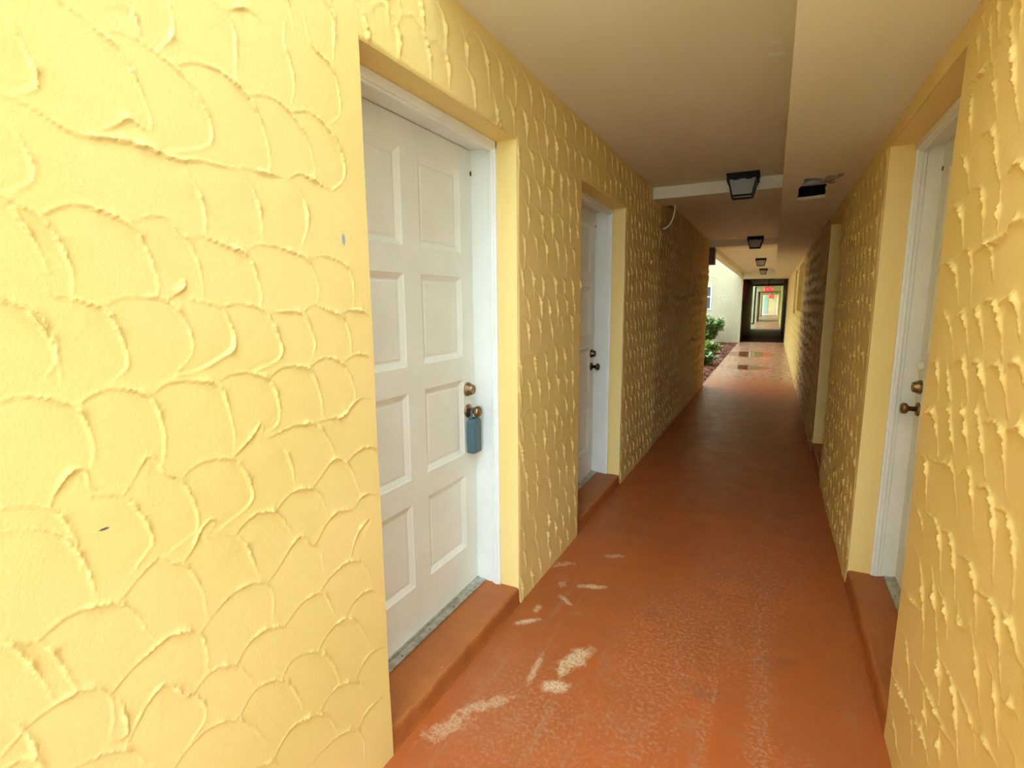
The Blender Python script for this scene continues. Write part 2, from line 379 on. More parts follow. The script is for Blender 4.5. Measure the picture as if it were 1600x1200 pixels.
RIDGE_R='''-1889,2251 -1843,2191
-1762,2217 -1807,2192 -1769,2125 -1752,2080
-1919,2074 -1805,2068 -1752,2080 -1717,2057
-1644,2162 -1638,2111 -1625,2093
-1708,2105 -1658,2102 -1614,2075 -1582,2015 -1554,1937 -1517,1874
-1890,2064 -1858,1995 -1841,1916
-1730,2057 -1682,1979 -1654,1919
-1823,1869 -1773,1904 -1717,1908 -1664,1894 -1633,1843 -1616,1798 -1577,1757 -1565,1691
-1923,1904 -1846,1864 -1798,1784
-1773,1782 -1695,1775 -1662,1705 -1653,1645
-1953,1765 -1843,1748 -1809,1683 -1795,1626
-1572,1761 -1522,1782 -1479,1781 -1441,1756 -1409,1689
-1692,1613 -1614,1631 -1571,1622 -1438,1660
-1958,1765 -1905,1764 -1848,1745 -1814,1698 -1797,1637
-1682,1758 -1662,1697 -1652,1642
-1575,1739 -1560,1683 -1561,1654
-1985,1603 -1919,1605 -1843,1590 -1804,1542 -1776,1486
-1824,1604 -1773,1632 -1732,1622 -1700,1577 -1689,1529 -1676,1486
-1704,1605 -1653,1629 -1598,1630 -1566,1591 -1545,1547
-1572,1621 -1511,1648 -1438,1662 -1409,1654 -1372,1595
-1966,1441 -1899,1468 -1834,1443 -1780,1393 -1760,1353
-1807,1439 -1759,1463 -1714,1464 -1673,1415 -1647,1369
-1689,1457 -1632,1487 -1594,1456 -1562,1421 -1541,1374
-1578,1496 -1521,1498 -1486,1475 -1453,1444 -1428,1380
-1485,1488 -1441,1506 -1397,1502 -1374,1462 -1359,1433
-1974,1292 -1923,1318 -1884,1320 -1852,1268 -1838,1214
-1823,1353 -1773,1295 -1718,1235 -1701,1181
-1757,1317 -1698,1349 -1661,1348 -1627,1299 -1597,1256 -1604,1241
-1633,1332 -1577,1361 -1532,1339 -1503,1295 -1472,1256
-1524,1334 -1471,1361 -1422,1357 -1394,1320 -1354,1259
-1400,1351 -1366,1375 -1331,1375 -1307,1341
-1979,1128 -1856,1188 -1814,1157
-1744,1225 -1696,1188
-1646,1238 -1592,1209
-1538,1257 -1518,1221
-1974,1120 -1871,1188 -1817,1144 -1773,1066
-1740,1227 -1694,1171 -1642,1093
-1645,1235 -1594,1202 -1555,1135
-1544,1258 -1489,1201 -1436,1113
-1488,1225 -1424,1242 -1367,1233 -1352,1176 -1327,1122
-1366,1230 -1299,1259 -1270,1252 -1247,1205
-1952,1027 -1857,1032 -1844,962 -1828,900
-1861,1041 -1760,1050 -1651,1081 -1613,1021 -1571,964
-1603,1064 -1535,1115 -1487,1039 -1459,976
-1483,1069 -1422,1102 -1372,1073 -1343,1017 -1320,930
-1362,1070 -1305,1084 -1253,1049 -1234,995 -1224,945
-1961,862 -1853,853 -1808,797
-1828,884 -1698,904 -1656,844 -1619,756
-1675,889 -1598,917 -1550,866 -1516,784
-1532,887 -1456,910 -1403,887 -1380,827 -1365,778
-1905,742 -1806,733 -1745,658 -1702,587 -1676,504
-1704,767 -1647,711 -1600,640
-1628,741 -1552,736 -1524,669
-1492,788 -1458,733 -1397,787
-1395,867 -1289,894 -1257,854 -1218,770
-1271,893 -1208,898 -1162,852
-1944,438 -1832,450 -1774,375 -1759,317
-1982,563 -1853,587 -1726,615
-1597,632 -1544,580 -1518,483
-1550,595 -1431,605 -1395,526 -1360,459
-1431,605 -1315,601 -1285,552
-1391,771 -1332,727 -1296,649
-1287,766 -1236,749 -1190,644
-1745,446 -1619,456 -1475,451 -1380,477
-2044,260 -1880,261 -1718,304 -1673,207
-1718,304 -1600,336 -1531,297
-2003,130 -1867,135 -1818,90 -1732,108
-1642,429 -1578,364
-1201,746 -1153,762 -1128,761
-1302,595 -1241,615 -1187,613
-1496,433 -1466,362'''
def scallops(u0, u1, v0, v1, rv=.138, w=.135, seed=1, skip=None):
    """rows of overlapping fan strokes: arch from the left joint over the crown, then down the right flank"""
    rg = random.Random(seed); out = []; v = v0-.03; row = 0
    while v < v1+.05:
        u = u0-.2+(row % 2)*.06+rg.uniform(-.03, .03); drift = rg.uniform(-.03, .03)
        while u < u1+.05:
            ww = w*rg.uniform(.8, 1.25); b = v+rg.uniform(-.014, .014)+drift*math.sin(u*1.7+row)
            a = rv*rg.uniform(.28, .46); dn = rv*rg.uniform(.55, .95); sk = rg.uniform(-.01, .02)
            pl = [(u, b), (u+.16*ww, b+.6*a), (u+.42*ww, b+a), (u+.68*ww, b+.86*a), (u+.9*ww, b+.4*a),
                  (u+1.03*ww, b-.16*dn), (u+1.08*ww+sk*.4, b-.55*dn), (u+1.06*ww+sk, b-dn)]
            if rg.random() < .07: pl = pl[3:]
            if not (skip and skip(u+ww/2, b)): out.append(tuple(pl))
            u += ww
        v += rv*rg.uniform(.93, 1.07); row += 1
    return out
def relief(us, vs, lines, amp=.0065, wout=.0058, win=.0016, dep=.003, seed=3, base=.006):
    """height (out of the wall) on the grid us x vs; sharp lip on the inner side, soft on the outer one"""
    rg = np.random.default_rng(seed)
    R = np.zeros((len(us), len(vs))); Dp = np.zeros_like(R)
    for pl in lines:
        P = np.array(pl, float); flank = isinstance(pl, tuple)
        # smooth the polyline (Chaikin, ends kept)
        for _ in range(2):
            if len(P) > 2:
                Q = np.empty((2*len(P)-2, 2)); Q[0::2] = .75*P[:-1]+.25*P[1:]; Q[1::2] = .25*P[:-1]+.75*P[1:]
                P = np.vstack([P[:1], Q, P[-1:]])
        seg = np.diff(P, axis=0); ln = np.hypot(*seg.T)+1e-9; s0 = np.r_[0, np.cumsum(ln)]; tot = s0[-1]
        m = .07
        i0, i1 = np.searchsorted(us, [P[:, 0].min()-m, P[:, 0].max()+m]); j0, j1 = np.searchsorted(vs, [P[:, 1].min()-m, P[:, 1].max()+m])
        ph = rg.uniform(0, 6.3, 4); k = rg.uniform(.65, 1.15)
        if i1-i0 < 1 or j1-j0 < 1: continue
        U, V = np.meshgrid(us[i0:i1], vs[j0:j1], indexing='ij')
        best = np.full(U.shape, 1e9); sd = np.zeros_like(best); sp = np.zeros_like(best)
        for a, d, l, s in zip(P[:-1], seg, ln, s0[:-1]):
            t = np.clip(((U-a[0])*d[0]+(V-a[1])*d[1])/(l*l), 0, 1)
            dx = U-a[0]-t*d[0]; dy = V-a[1]-t*d[1]; q = dx*dx+dy*dy
            w = q < best; best[w] = q[w]; sp[w] = (s+t*l)[w]
            sd[w] = np.where((-dx*d[1]+dy*d[0]) > 0, 1., -1.)[w]
        dist = np.sqrt(best); f = sp/tot
        if flank:   # the trowel lifts off down the right flank: a fat drip under the shoulder, a faint crown
            A0 = amp*k*(.22+.95*np.exp(-((f-.66)/.17)**2))
            wo = wout*(.45+1.0*np.exp(-((f-.62)/.14)**2))
        else:
            A0 = amp*k*(.3+.75*np.exp(-((f-.5)/.24)**2))
            wo = wout*(.6+1.0*np.exp(-((f-.5)/.16)**2))
        A = A0*(1+.25*np.sin(sp*95+ph[0])+.2*np.sin(sp*240+ph[1])+.15*np.sin(sp*520+ph[2]))
        wo = wo*(1+.3*np.sin(sp*140+ph[3]))
        rid = np.where(sd > 0, A*np.exp(-(dist/wo)**1.3), A*np.exp(-(dist/win)**2))
        R[i0:i1, j0:j1] = np.maximum(R[i0:i1, j0:j1], rid)
        dp = np.where(sd < 0, dep*(A0/amp)*np.exp(-dist/.028), 0)
        Dp[i0:i1, j0:j1] = np.maximum(Dp[i0:i1, j0:j1], dp)
    # slow unevenness of the hand-laid coat
    U, V = np.meshgrid(us, vs, indexing='ij')
    slow = .0012*(np.sin(U*7.3+V*3.1)+np.sin(V*8.7-U*4.9+1)+np.sin((U+V)*15+2)*.5)
    return np.clip(base+slow*.8+R-Dp*(1-np.clip(R/amp, 0, 1)), .0012, .03)
def grid_axis(marks):
    """marks: [(start, step), ..., (end, None)] -> coordinates landing on every start"""
    out = []
    for (a, s), (b, _) in zip(marks, marks[1:]):
        out += list(np.linspace(a, b, max(2, int(round((b-a)/s))+1)))[:-1]
    return np.array(out+[marks[-1][0]])
def relief_mesh(name, us, vs, H, place, holes, mat, parent, fade=.012):
    """place(u,v,h)->xyz arrays; holes: (u0,u1,v0,v1) left open; the coat thins out to the arris at the holes"""
    U, V = np.meshgrid(us, vs, indexing='ij')
    for (a, b, c, d) in holes:
        e = np.maximum(np.maximum(a-U, U-b), np.maximum(c-V, V-d))
        H = np.where(e < fade, .0015+(H-.0015)*np.clip(e/fade, 0, 1)**.5, H)
    nu, nv = len(us), len(vs)
    X, Y, Z = place(U, V, H)
    co = np.stack([X, Y, Z], -1).reshape(-1, 3).astype(np.float32)
    cu = (us[:-1]+us[1:])/2; cv = (vs[:-1]+vs[1:])/2
    CU, CV = np.meshgrid(cu, cv, indexing='ij'); keep = np.ones(CU.shape, bool)
    for (a, b, c, d) in holes: keep &= ~((CU > a) & (CU < b) & (CV > c) & (CV < d))
    ii, jj = np.nonzero(keep)
    q = np.stack([ii*nv+jj, (ii+1)*nv+jj, (ii+1)*nv+jj+1, ii*nv+jj+1], -1)
    used = np.zeros(nu*nv, bool); used[q.ravel()] = True
    remap = np.cumsum(used)-1; co = co[used]; q = remap[q].astype(np.int32)
    me = bpy.data.meshes.new(name)
    me.vertices.add(len(co)); me.vertices.foreach_set('co', co.ravel())
    me.loops.add(q.size); me.loops.foreach_set('vertex_index', q.ravel())
    me.polygons.add(len(q)); me.polygons.foreach_set('loop_start', np.arange(0, q.size, 4, dtype=np.int32))
    me.polygons.foreach_set('use_smooth', np.ones(len(q), bool))
    me.update(calc_edges=True); me.validate()
    me.materials.append(mat)
    o = bpy.data.objects.new(name, me); COL.objects.link(o); o.parent = parent
    return o

# ------------------------------------------------------------------ the walkway and the ground
floor = tag(obj('floor', boxes((XL-.3, XR+.3, -.2, YE, -.15, 0), (XL-.01, XR+.3, YE, YEND+8, -.15, 0)), M_FLOOR),
            'rust red painted concrete walkway floor with pale sandy scuffs', 'floor', kind='structure')
tag(obj('reflector', boxes((XL-.3, 3, -12, -.2, -.15, -.004), (XR+.34, 3, -.2, Y0, -.15, -.004)), M_BOUNCE), 'added unseen pale concrete apron outside the near end of the walkway', 'light reflector', kind='structure')  # unseen paving, added to bounce neutral light up to the ceiling
tag(obj('wall_sky_blocker', boxes((3.0, 3.3, -9, Y0, -.15, 9)), M_BOUNCE), 'unseen pale wall added to block sky light at the near end of the walkway', 'wall', kind='structure')  # unseen wall, added to keep sky light off the near left wall
ground = tag(obj('ground', boxes((-60, 60, -40, 120, -.3, -.16)), M_GRASS), 'grassy ground around the building beyond the walkway', 'ground', kind='structure')

# ------------------------------------------------------------------ left wall
D = .30   # depth of the recess returns
cl = []
ys = [-4, L1[0], L1[1], L2[0], L2[1], YE]
for a, b in ((ys[0], ys[1]), (ys[2], ys[3]), (ys[4], ys[5])): cl.append((XL-.34, XL, a, b, -.1, HC+.02))
for a, b in (L1, L2):
    cl.append((XL-.34, XL, a, b, ZO, HC+.02)); cl.append((XL-.34, XL-.30, a, b, -.1, ZO))
cl.append((XL-.34, XL, -4, Y0, HC+.02, 5.4))                # the wall goes on up where there is no roof
cl.append((-7, XL-.34, YE-.25, YE, -.1, HC+.02))            # courtyard face of this block
wall_left = tag(obj('wall_left', boxes(*cl), M_RET), 'yellow scallop-trowelled stucco wall with two recessed white doors', 'wall', kind='structure')
lines = parse(RIDGE_L)
lines += scallops(L1[0]+.06, YE, 0, HC, seed=11, skip=lambda u, v: u < L1[0]+.05)
lines += scallops(L1[0]-.16, L1[0]-.02, 2.3, HC, seed=4)
lines += scallops(-1.2, .2, 0, HC+.1, seed=5)
for um, dv, kw in (([(-1.2, .02), (.2, .0032), (L1[0], None)], .0040, dict(amp=.0046, wout=.0036, win=.0014)), ([(L1[0], .0065), (L1[1], .0055), (L2[0], .0065), (L2[1], .0065), (5.0, None)], .006, dict(amp=.009, wout=.0075, win=.003)),
                   ([(5.0, .010), (YE, None)], .009, dict(amp=.013, wout=.010, win=.006))):
    us = grid_axis(um); vs = grid_axis([(0, dv), (ZO, dv), (HC+.02, None)])
    hl = [(*q, -1, ZO) for q in (L1, L2) if q[1] <= um[-1][0] and q[0] >= um[0][0]]
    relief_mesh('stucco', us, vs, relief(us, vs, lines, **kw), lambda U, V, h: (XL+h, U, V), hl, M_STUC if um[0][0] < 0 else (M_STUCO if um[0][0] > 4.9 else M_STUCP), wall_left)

# ------------------------------------------------------------------ right wall (continuous to the far end)
WIN = [(10.25, 12.35, 1.31, 2.2), (12.95, 14.3, 1.21, 2.2)]
cr = []
ys = [YR0, R1[0], R1[1], R2[0], R2[1], WIN[0][0], WIN[0][1], WIN[1][0], WIN[1][1], YEND+8]
for a, b in zip(ys[0::2], ys[1::2]): cr.append((XR, XR+.34, a, b, -.1, HC+.02))
for a, b in (R1, R2): cr += [(XR, XR+.34, a, b, ZO, HC+.02), (XR+.30, XR+.34, a, b, -.1, ZO)]
for a, b, c, d in WIN: cr += [(XR, XR+.34, a, b, -.1, c), (XR, XR+.34, a, b, d, HC+.02), (XR+.30, XR+.34, a, b, c, d)]
wall_right = tag(obj('wall_right', boxes(*cr), M_RET), 'yellow stucco wall along the right side of the long walkway', 'wall', kind='structure')
lines = parse(RIDGE_R)
lines += scallops(-R1[0]-.02, -.35, 1.95, 2.4, seed=22, skip=lambda u, v: v < 2.12 and -u > 1.5)
lines += scallops(-1.05, -.35, 0, 2.0, seed=25)
lines += scallops(-YW, -R1[0]-.12, 0, HC, seed=21, skip=lambda u, v: u > -R1[0]-.2)
for um, dv, kw in (([(-YW, .026), (-WIN[1][1], .026), (-WIN[1][0], .026), (-WIN[0][1], .026), (-WIN[0][0], None)], .022, dict(amp=.013, wout=.014, win=.01)),
                   ([(-WIN[0][0], .011), (-R2[1], None)], .011, dict(amp=.014, wout=.011, win=.006)),
                   ([(-R2[1], .0085), (-R2[0], .0075), (-R1[1], .0065), (-R1[0], None)], .007, dict(amp=.010, wout=.008, win=.0035)),
                   ([(-R1[0], .0042), (-1.0, .008), (-YR0, None)], .0048, dict(amp=.0088, wout=.0058, win=.0022))):
    us = grid_axis(um); vs = grid_axis([(0, dv), (1.21, dv), (1.31, dv), (2.2, dv), (ZO, dv), (HS+.02, None)])
    hl = [(-b, -a, c, d) for a, b, c, d in [(*R1, -1, ZO), (*R2, -1, ZO)]+WIN if -b >= um[0][0] and -a <= um[-1][0]]
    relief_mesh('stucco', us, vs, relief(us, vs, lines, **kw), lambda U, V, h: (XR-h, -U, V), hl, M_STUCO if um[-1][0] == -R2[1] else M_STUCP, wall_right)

# ------------------------------------------------------------------ ceiling, soffit with its hole, beams
ceiling = tag(obj('ceiling', boxes((XL-.34, XR+.34, Y0, YE, HC, HC+.22), (XL-.14, XR+.34, YE, YEND, HC, HC+.22)), M_CEIL), 'cream painted plaster ceiling of the covered walkway', 'ceiling', kind='structure')
HOLE = [(.112, 4.74), (.2, 4.735), (.30, 4.70), (.292, 4.58), (.30, 4.5), (.278, 4.38), (.285, 4.24), (.262, 4.16), (.272, 4.05), (.235, 3.99), (.18, 3.95), (.132, 3.945), (.128, 4.1), (.108, 4.3), (.116, 4.5)]
bm = bmesh.new()
outer = [bm.verts.new(p) for p in ((XS, Y0, HS), (XR, Y0, HS), (XR, YW, HS), (XS, YW, HS))]
inner = [bm.verts.new((x, y, HS)) for x, y in HOLE]
es = [bm.edges.new((l[i], l[(i+1) % len(l)])) for l in (outer, inner) for i in range(len(l))]
bmesh.ops.triangle_fill(bm, use_beauty=True, edges=es)
top = [bm.verts.new((v.co.x, v.co.y, HC+.01)) for v in outer]
for i in range(4): bm.faces.new((outer[i], outer[(i+1) % 4], top[(i+1) % 4], top[i]))
lip = [bm.verts.new((v.co.x, v.co.y, HS+.022)) for v in inner]
for i in range(len(inner)): bm.faces.new((inner[i], inner[(i+1) % len(inner)], lip[(i+1) % len(inner)], lip[i]))
soffit = tag(obj('trim_1', bm, M_CEIL), 'boxed-in cream soffit running along the right side of the ceiling', 'soffit', kind='structure')
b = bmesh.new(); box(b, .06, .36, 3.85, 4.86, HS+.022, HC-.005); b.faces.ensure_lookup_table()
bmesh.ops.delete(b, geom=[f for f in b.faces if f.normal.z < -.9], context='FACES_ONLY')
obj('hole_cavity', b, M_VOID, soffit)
bm = bmesh.new(); box(bm, .12, .275, 4.28, 4.36, HS+.03, HS+.075, .004); box(bm, .13, .26, 4.27, 4.29, HS+.024, HS+.05, .002)
obj('metal_bracket', bm, M_ALU, soffit)
bm = bmesh.new()
for i in range(26):
    x, y = random.uniform(.245, .325), random.uniform(3.9, 4.12)
    s = random.uniform(.008, .02); box(bm, x-s, x+s, y-s*1.5, y+s*1.5, HS-.006-random.uniform(0, .006), HS+.002, .002)
obj('broken_plaster', bm, M_PLAST, soffit)
def beam(n, y0, y1, z, label, z1=HC+.02, x0=XL-.02, x1=XS+.004):
    return tag(obj('trim_%d' % n, boxes((x0, x1, y0, y1, z, z1), bev=.006, seg=2), M_CEIL), label, 'beam', kind='structure')
beam(2, 4.992, 5.37, BEAM, 'cream plaster beam across the ceiling behind the nearest lantern')
beam(3, YE-.02, YE+.32, BEAM, 'cream beam across the ceiling where the courtyard opening begins')
beam(4, YE+.3, YW+.1, BEAM, 'long cream edge beam above the open courtyard side', x0=XL-.14, x1=XL+.01)
beam(5, YW, YW+.35, 2.30, 'cream header beam over the entry to the dark far passage')

# ------------------------------------------------------------------ the far wings and passages
def wing(n, ya, yb, label, relief_on=False):
    w = tag(obj('wall_wing_%d' % n, boxes((XL-.2, XL+.03, ya, yb, -.1, HC+.02), (-9, XL-.1, ya, yb, -.1, 8.2)), M_PALE), label, 'wall', kind='structure')
    if relief_on:
        us = grid_axis([(-4.6, .03), (-3.02, .03), (-2.06, .016), (XL+.03, None)]); vs = grid_axis([(-.1, .016), (1.19, .016), (2.09, .016), (3.2, None)])
        H = relief(us, vs, scallops(-4.6, XL, -.1, 3.2, seed=31), amp=.012, wout=.012, win=.006)
        relief_mesh('stucco', us, vs, H, lambda U, V, h: (U, ya-h, V), [(-3.02, -2.06, 1.19, 2.09)], M_PALE, w)
    return w
w1 = wing(1, YW, 31.4, 'pale cream stucco wing wall facing the courtyard shrub', True)
obj('passage_dark_sheets', boxes((XL+.03, XL+.045, YW+.5, 31., 0, 2.5), (XR-.02, XR-.002, YW+.4, 31., 0, 2.5), (XL+.03, XR-.002, YW+.4, 31., 2.42, 2.44), (XL+.04, XR-.01, YW+.35, 31., 0, .006)), M_DARKP, w1)  # added thin dark brown sheets over the passage walls, ceiling and floor
wing(2, 42.5, 48., 'pale wing wall framing the second passage far down the walkway')
wing(3, 57., 63., 'pale wing wall framing the farthest passage')
for n, y, z in ((6, 31.1, 2.30), (7, 42.4, 2.2), (8, 47.8, 2.2), (9, 57., 2.2), (10, 62.8, 2.2)):
    beam(n, y, y+.3, z, ['cream header beam at the far mouth of the dark passage', 'cream header beam over the second passage entry', 'cream header beam at the exit of the second passage', 'cream header beam over the third passage entry', 'cream header beam at the exit of the third passage'][n-6], x1=XR+.01)
tag(obj('wall_court_blocker', boxes((-9.3, -9, YE-.3, 63, -.1, 8.2)), M_PALE), 'unseen pale wall added to cut the sky light in the courtyard', 'wall', kind='structure')  # unseen wall, added to enclose the courtyard and dim its sky light
tag(obj('wall_end', boxes((XL-.3, XR+.05, YEND, YEND+.2, -.1, HC+.1)), M_PALE), 'plain pale wall closing the far end of the walkway', 'wall', kind='structure')
tag(obj('wall_upper_blocker', boxes((-7, 5, Y0, YE, HC+.22, 8.2), (XR, 5, YE, YEND, HC+.22, 8.2)), M_PALE), 'unseen upper storey added above the walkway roof to limit the daylight', 'wall', kind='structure')  # unseen storey, added and raised to hold back the daylight

# ------------------------------------------------------------------ doors: built in a local frame
# local x: out of the door towards the walkway; local y: along the door from hinge to latch; z up. The wall face is x = 0.
def panel_bm(y0, y1, z0, z1):
    """raised field in a sunk, bevelled moulding"""
    bm = bmesh.new()
    prof = [(0, 0.0), (.003, -.003), (.024, -.0135), (.030, -.0135), (.036, -.0115)]
    rings = []
    for ins, x in prof:
        rings.append([bm.verts.new((x, y, z)) for y, z in ((y0+ins, z0+ins), (y1-ins, z0+ins), (y1-ins, z1-ins), (y0+ins, z1-ins))])
    for a, b in zip(rings, rings[1:]):
        for i in range(4): bm.faces.new((a[i], a[(i+1) % 4], b[(i+1) % 4], b[i]))
    bm.faces.new(rings[-1])
    return bm
PROWS = [(1.722, 2.082), (1.250, 1.618), (.781, 1.143), (.306, .674)]
PCOLS = [(.10, .405), (.515, .82)]
DW = .92
def make_door(name, label, at, mirror, lock_y=.87, mats=(M_WHITE, M_JAMB, M_BRASS), opening=.98, hard=('deadbolt', 'knob'), DX=-.2335):
    """at=(x of wall face, y of latch-side return); mirror: door in the right wall (faces -X)"""
    root = tag(empty(name, (at[0], at[1], 0)), label, 'door', kind='structure')
    sg = -1 if mirror else 1
    yl = lambda y: y-DW-.006              # door-local to recess-local (latch edge just short of the return)
    def add(n, bm, m, parent=None, smooth=False):
        for v in bm.verts: v.co.x *= sg
        o = obj(n, bm, m, parent or root, smooth)
        return o
    # slab with holes for the panels: stiles and rails as one board
    bm = bmesh.new(); Y = [0, *PCOLS[0], *PCOLS[1], DW]; Zs = sorted([ZS+.012, 2.188]+[z for r in PROWS for z in r])
    holes = {(a, c) for a in (PCOLS[0][0], PCOLS[1][0]) for c in (r[0] for r in PROWS)}
    vv = {(y, z): bm.verts.new((DX, yl(y), z)) for y in Y for z in Zs}
    for ya, yb in zip(Y, Y[1:]):
        for za, zb in zip(Zs, Zs[1:]):
            if (ya, za) not in holes: bm.faces.new((vv[ya, za], vv[yb, za], vv[yb, zb], vv[ya, zb]))
    box(bm, DX-.045, DX-.016, yl(0), yl(DW), ZS+.012, 2.188)
    for y in (0, DW):   # edges
        box(bm, DX-.045, DX-.0002, yl(y)-.0005, yl(y)+.0005, ZS+.012, 2.188)
    slab = add('slab', bm, mats[0])
    for c0, c1 in PCOLS:
        for z0, z1 in PROWS:
            p = panel_bm(yl(c0), yl(c1), z0, z1)
            for v in p.verts: v.co.x += DX
            add('panel', p, mats[0])
    # frame: jambs, head, stop; brickmould at the front edge
    fx0, fx1 = -.29, -.098
    bm = bmesh.new()
    box(bm, fx0, fx1-.03, -.004, .006, ZS, ZO, .001); box(bm, fx1-.014, fx1, -.016, .006, ZS, ZO, .003, 2); box(bm, fx1-.03, fx1-.012, -.022, .006, ZS, ZO, .005, 2); box(bm, fx1-.045, fx1-.028, -.013, .006, ZS, ZO, .002)
    add('jamb', bm, mats[1])
    bm = bmesh.new()
    box(bm, fx0, fx1-.03, -opening, -DW-.008, ZS, ZO, .001); box(bm, fx1-.032, fx1, -opening, -DW-.0, ZS, ZO, .004, 2)
    add('jamb', bm, mats[1])
    bm = bmesh.new()
    box(bm, fx0, fx1-.03, -opening, .004, 2.191, ZO, .001); box(bm, fx1-.014, fx1, -opening, 0, 2.178, ZO, .003, 2); box(bm, fx1-.03, fx1-.012, -opening, 0, 2.170, ZO, .005, 2); box(bm, fx1-.045, fx1-.028, -opening, 0, 2.182, ZO, .002)
    add('head_jamb', bm, mats[1])
    bm = bmesh.new(); box(bm, DX-.05, DX+.05, -opening+.01, -.006, ZS-.002, ZS+.009, .003); box(bm, DX-.01, DX+.012, -opening+.01, -.006, ZS+.006, ZS+.014, .003)
    add('threshold', bm, M_ALU)
    bm = bmesh.new()
    for k in range(5): lathe(bm, [(0, .004), (.0012, .0038)], 'Z', (DX+.035, -opening+.12+k*.19, ZS+.009), 8)
    add('threshold_screws', bm, M_BRASS_D)
    # lockset
    ky = yl(DW-.065)
    if 'deadbolt' in hard:
        bm = bmesh.new(); lathe(bm, [(0, .034), (.006, .034), (.010, .031), (.030, .024), (.034, .022), (.034, .012), (.032, .006)], 'X', (DX, ky, 1.093), 24)
        add('deadbolt', bm, mats[2], smooth=False)
    bm = bmesh.new(); lathe(bm, [(0, .033), (.005, .033), (.009, .029), (.012, .018), (.016, .012)], 'X', (DX, ky, .987), 24)
    kn = add('knob', bm, mats[2], smooth=True)
    bm = bmesh.new(); lathe(bm, [(.010, .0115), (.036, .0115), (.040, .016), (.046, .0245), (.054, .0275), (.062, .0265), (.069, .021), (.072, .012), (.073, .004)], 'X', (DX, ky, .987), 24)
    h = add('knob_grip', bm, mats[2], kn, smooth=True)
    bm = bmesh.new(); box(bm, DX-.002, DX+.004, -.014, -.003, 2.08, 2.098); add('strike_hole', bm, M_BRASS_D)
    return root
d1 = make_door('door_1', 'white eight-panel door with brass knob beside the near stucco wall', (XL, L1[1]), False)
d2 = make_door('door_2', 'white panelled door with dark knob in the farther left recess', (XL, L2[1]), False, mats=(M_WHITE, M_JAMB, M_BRASS_D), opening=L2[1]-L2[0])
d3 = make_door('door_3', 'white door seen edge-on in the near right recess', (XR, R1[1]), True, DX=-.205, opening=R1[1]-R1[0])
bm = bmesh.new(); lathe(bm, [(0, .022), (.012, .022), (.022, .018), (.028, .008)], 'X', (.2065, -.07, 1.195), 18, -1)
tag(obj('lock_cover', bm, M_PLASTIC, d3, True), 'round white plastic cover above the deadbolt')
d4 = make_door('door_4', 'white door hidden deep in the farther right recess', (XR, R2[1]), True, opening=R2[1]-R2[0])

bm = boxes((-1.0, -.55, YEND-.05, YEND-.002, 0, 2.1), bev=.01)  # added panel in the colour of the sky at the far end
d5 = tag(empty('far_sky_panel', (0, 0, 0)), 'added pale blue-grey panel standing in for sky at the far end of the walkway', 'door', kind='structure')
obj('slab', bm, paint('pale_blue_grey_sky', (.30, .42, .42), .5), d5)

# ------------------------------------------------------------------ painted concrete steps filling the recess floors
def step(label, x0, x1, y0, y1, seed):
    rg = random.Random(seed); bm = bmesh.new(); n = 26; prev = None; sg = 1 if x1 > x0 else -1
    for i in range(n+1):
        y = y0+(y1-y0)*i/n; e = rg.uniform(-.003, .003); z = ZS+rg.uniform(-.0025, .0015)
        ring = [bm.verts.new(p) for p in ((x0, y, 0), (x0, y, ZS-.001), (x1-sg*.014+e, y, z), (x1-sg*.004+e, y, z-.004), (x1+e, y, z-.014), (x1+e*.5+sg*.002, y, .02), (x1+sg*(.004+rg.uniform(0, .004)), y, 0))]
        if prev:
            for a in range(6): bm.faces.new((prev[a], ring[a], ring[a+1], prev[a+1]))
        else: bm.faces.new(ring)
        prev = ring
    bm.faces.new(prev[::-1])
    return tag(obj('door_step', bm, M_STEP), label, 'step', 'red painted doorway steps')
step('rust red painted concrete step below the near left door with the lockbox', XL-.30, XL+.002, L1[0]+.001, L1[1]-.001, 1)
step('rust red concrete step below the second left door', XL-.30, XL+.002, L2[0]+.001, L2[1]-.001, 2)
step('rust red concrete step in the near right doorway', XR+.30, XR-.002, R1[0]+.001, R1[1]-.001, 3)
step('dark red concrete step in the farther right doorway', XR+.30, XR-.002, R2[0]+.001, R2[1]-.001, 4)

# ------------------------------------------------------------------ lockbox hanging on the first knob
kx, ky, kz = XL-.2335, L1[1]-.071, .987
lk = tag(empty('lockbox', (kx+.033, ky+.0, .785)), 'grey-blue key lockbox hanging on the brass knob of the near door', 'lockbox')
bm = bmesh.new()
box(bm, -.021, .021, -.036, .036, 0, .172, .0)
es = [e for e in bm.edges if abs(e.verts[0].co.z-e.verts[1].co.z) < .001 and e.verts[0].co.z > .1 and abs(e.verts[0].co.x-e.verts[1].co.x) > .01]
bmesh.ops.bevel(bm, geom=es, offset=.026, segments=5, affect='EDGES', profile=.5)
es = [e for e in bm.edges if e.calc_length() > .0 and len(e.link_faces) == 2 and e.calc_face_angle() > .9]
bmesh.ops.bevel(bm, geom=es, offset=.006, segments=3, affect='EDGES', profile=.5)
obj('body', bm, M_LOCK, lk, True)
bm = bmesh.new(); box(bm, .0195, .0235, -.027, .027, -.0+.012, .125, .003, 2); obj('cover', bm, M_LOCK, lk)
pts = [(0, -.022, .14)]+[(0, -.022*math.cos(a), .194+.022*math.sin(a)) for a in np.linspace(0, math.pi, 11)]+[(0, .022, .14)]
obj('shackle', tube(bmesh.new(), pts, .0055, 10), M_SHACK, lk, True)

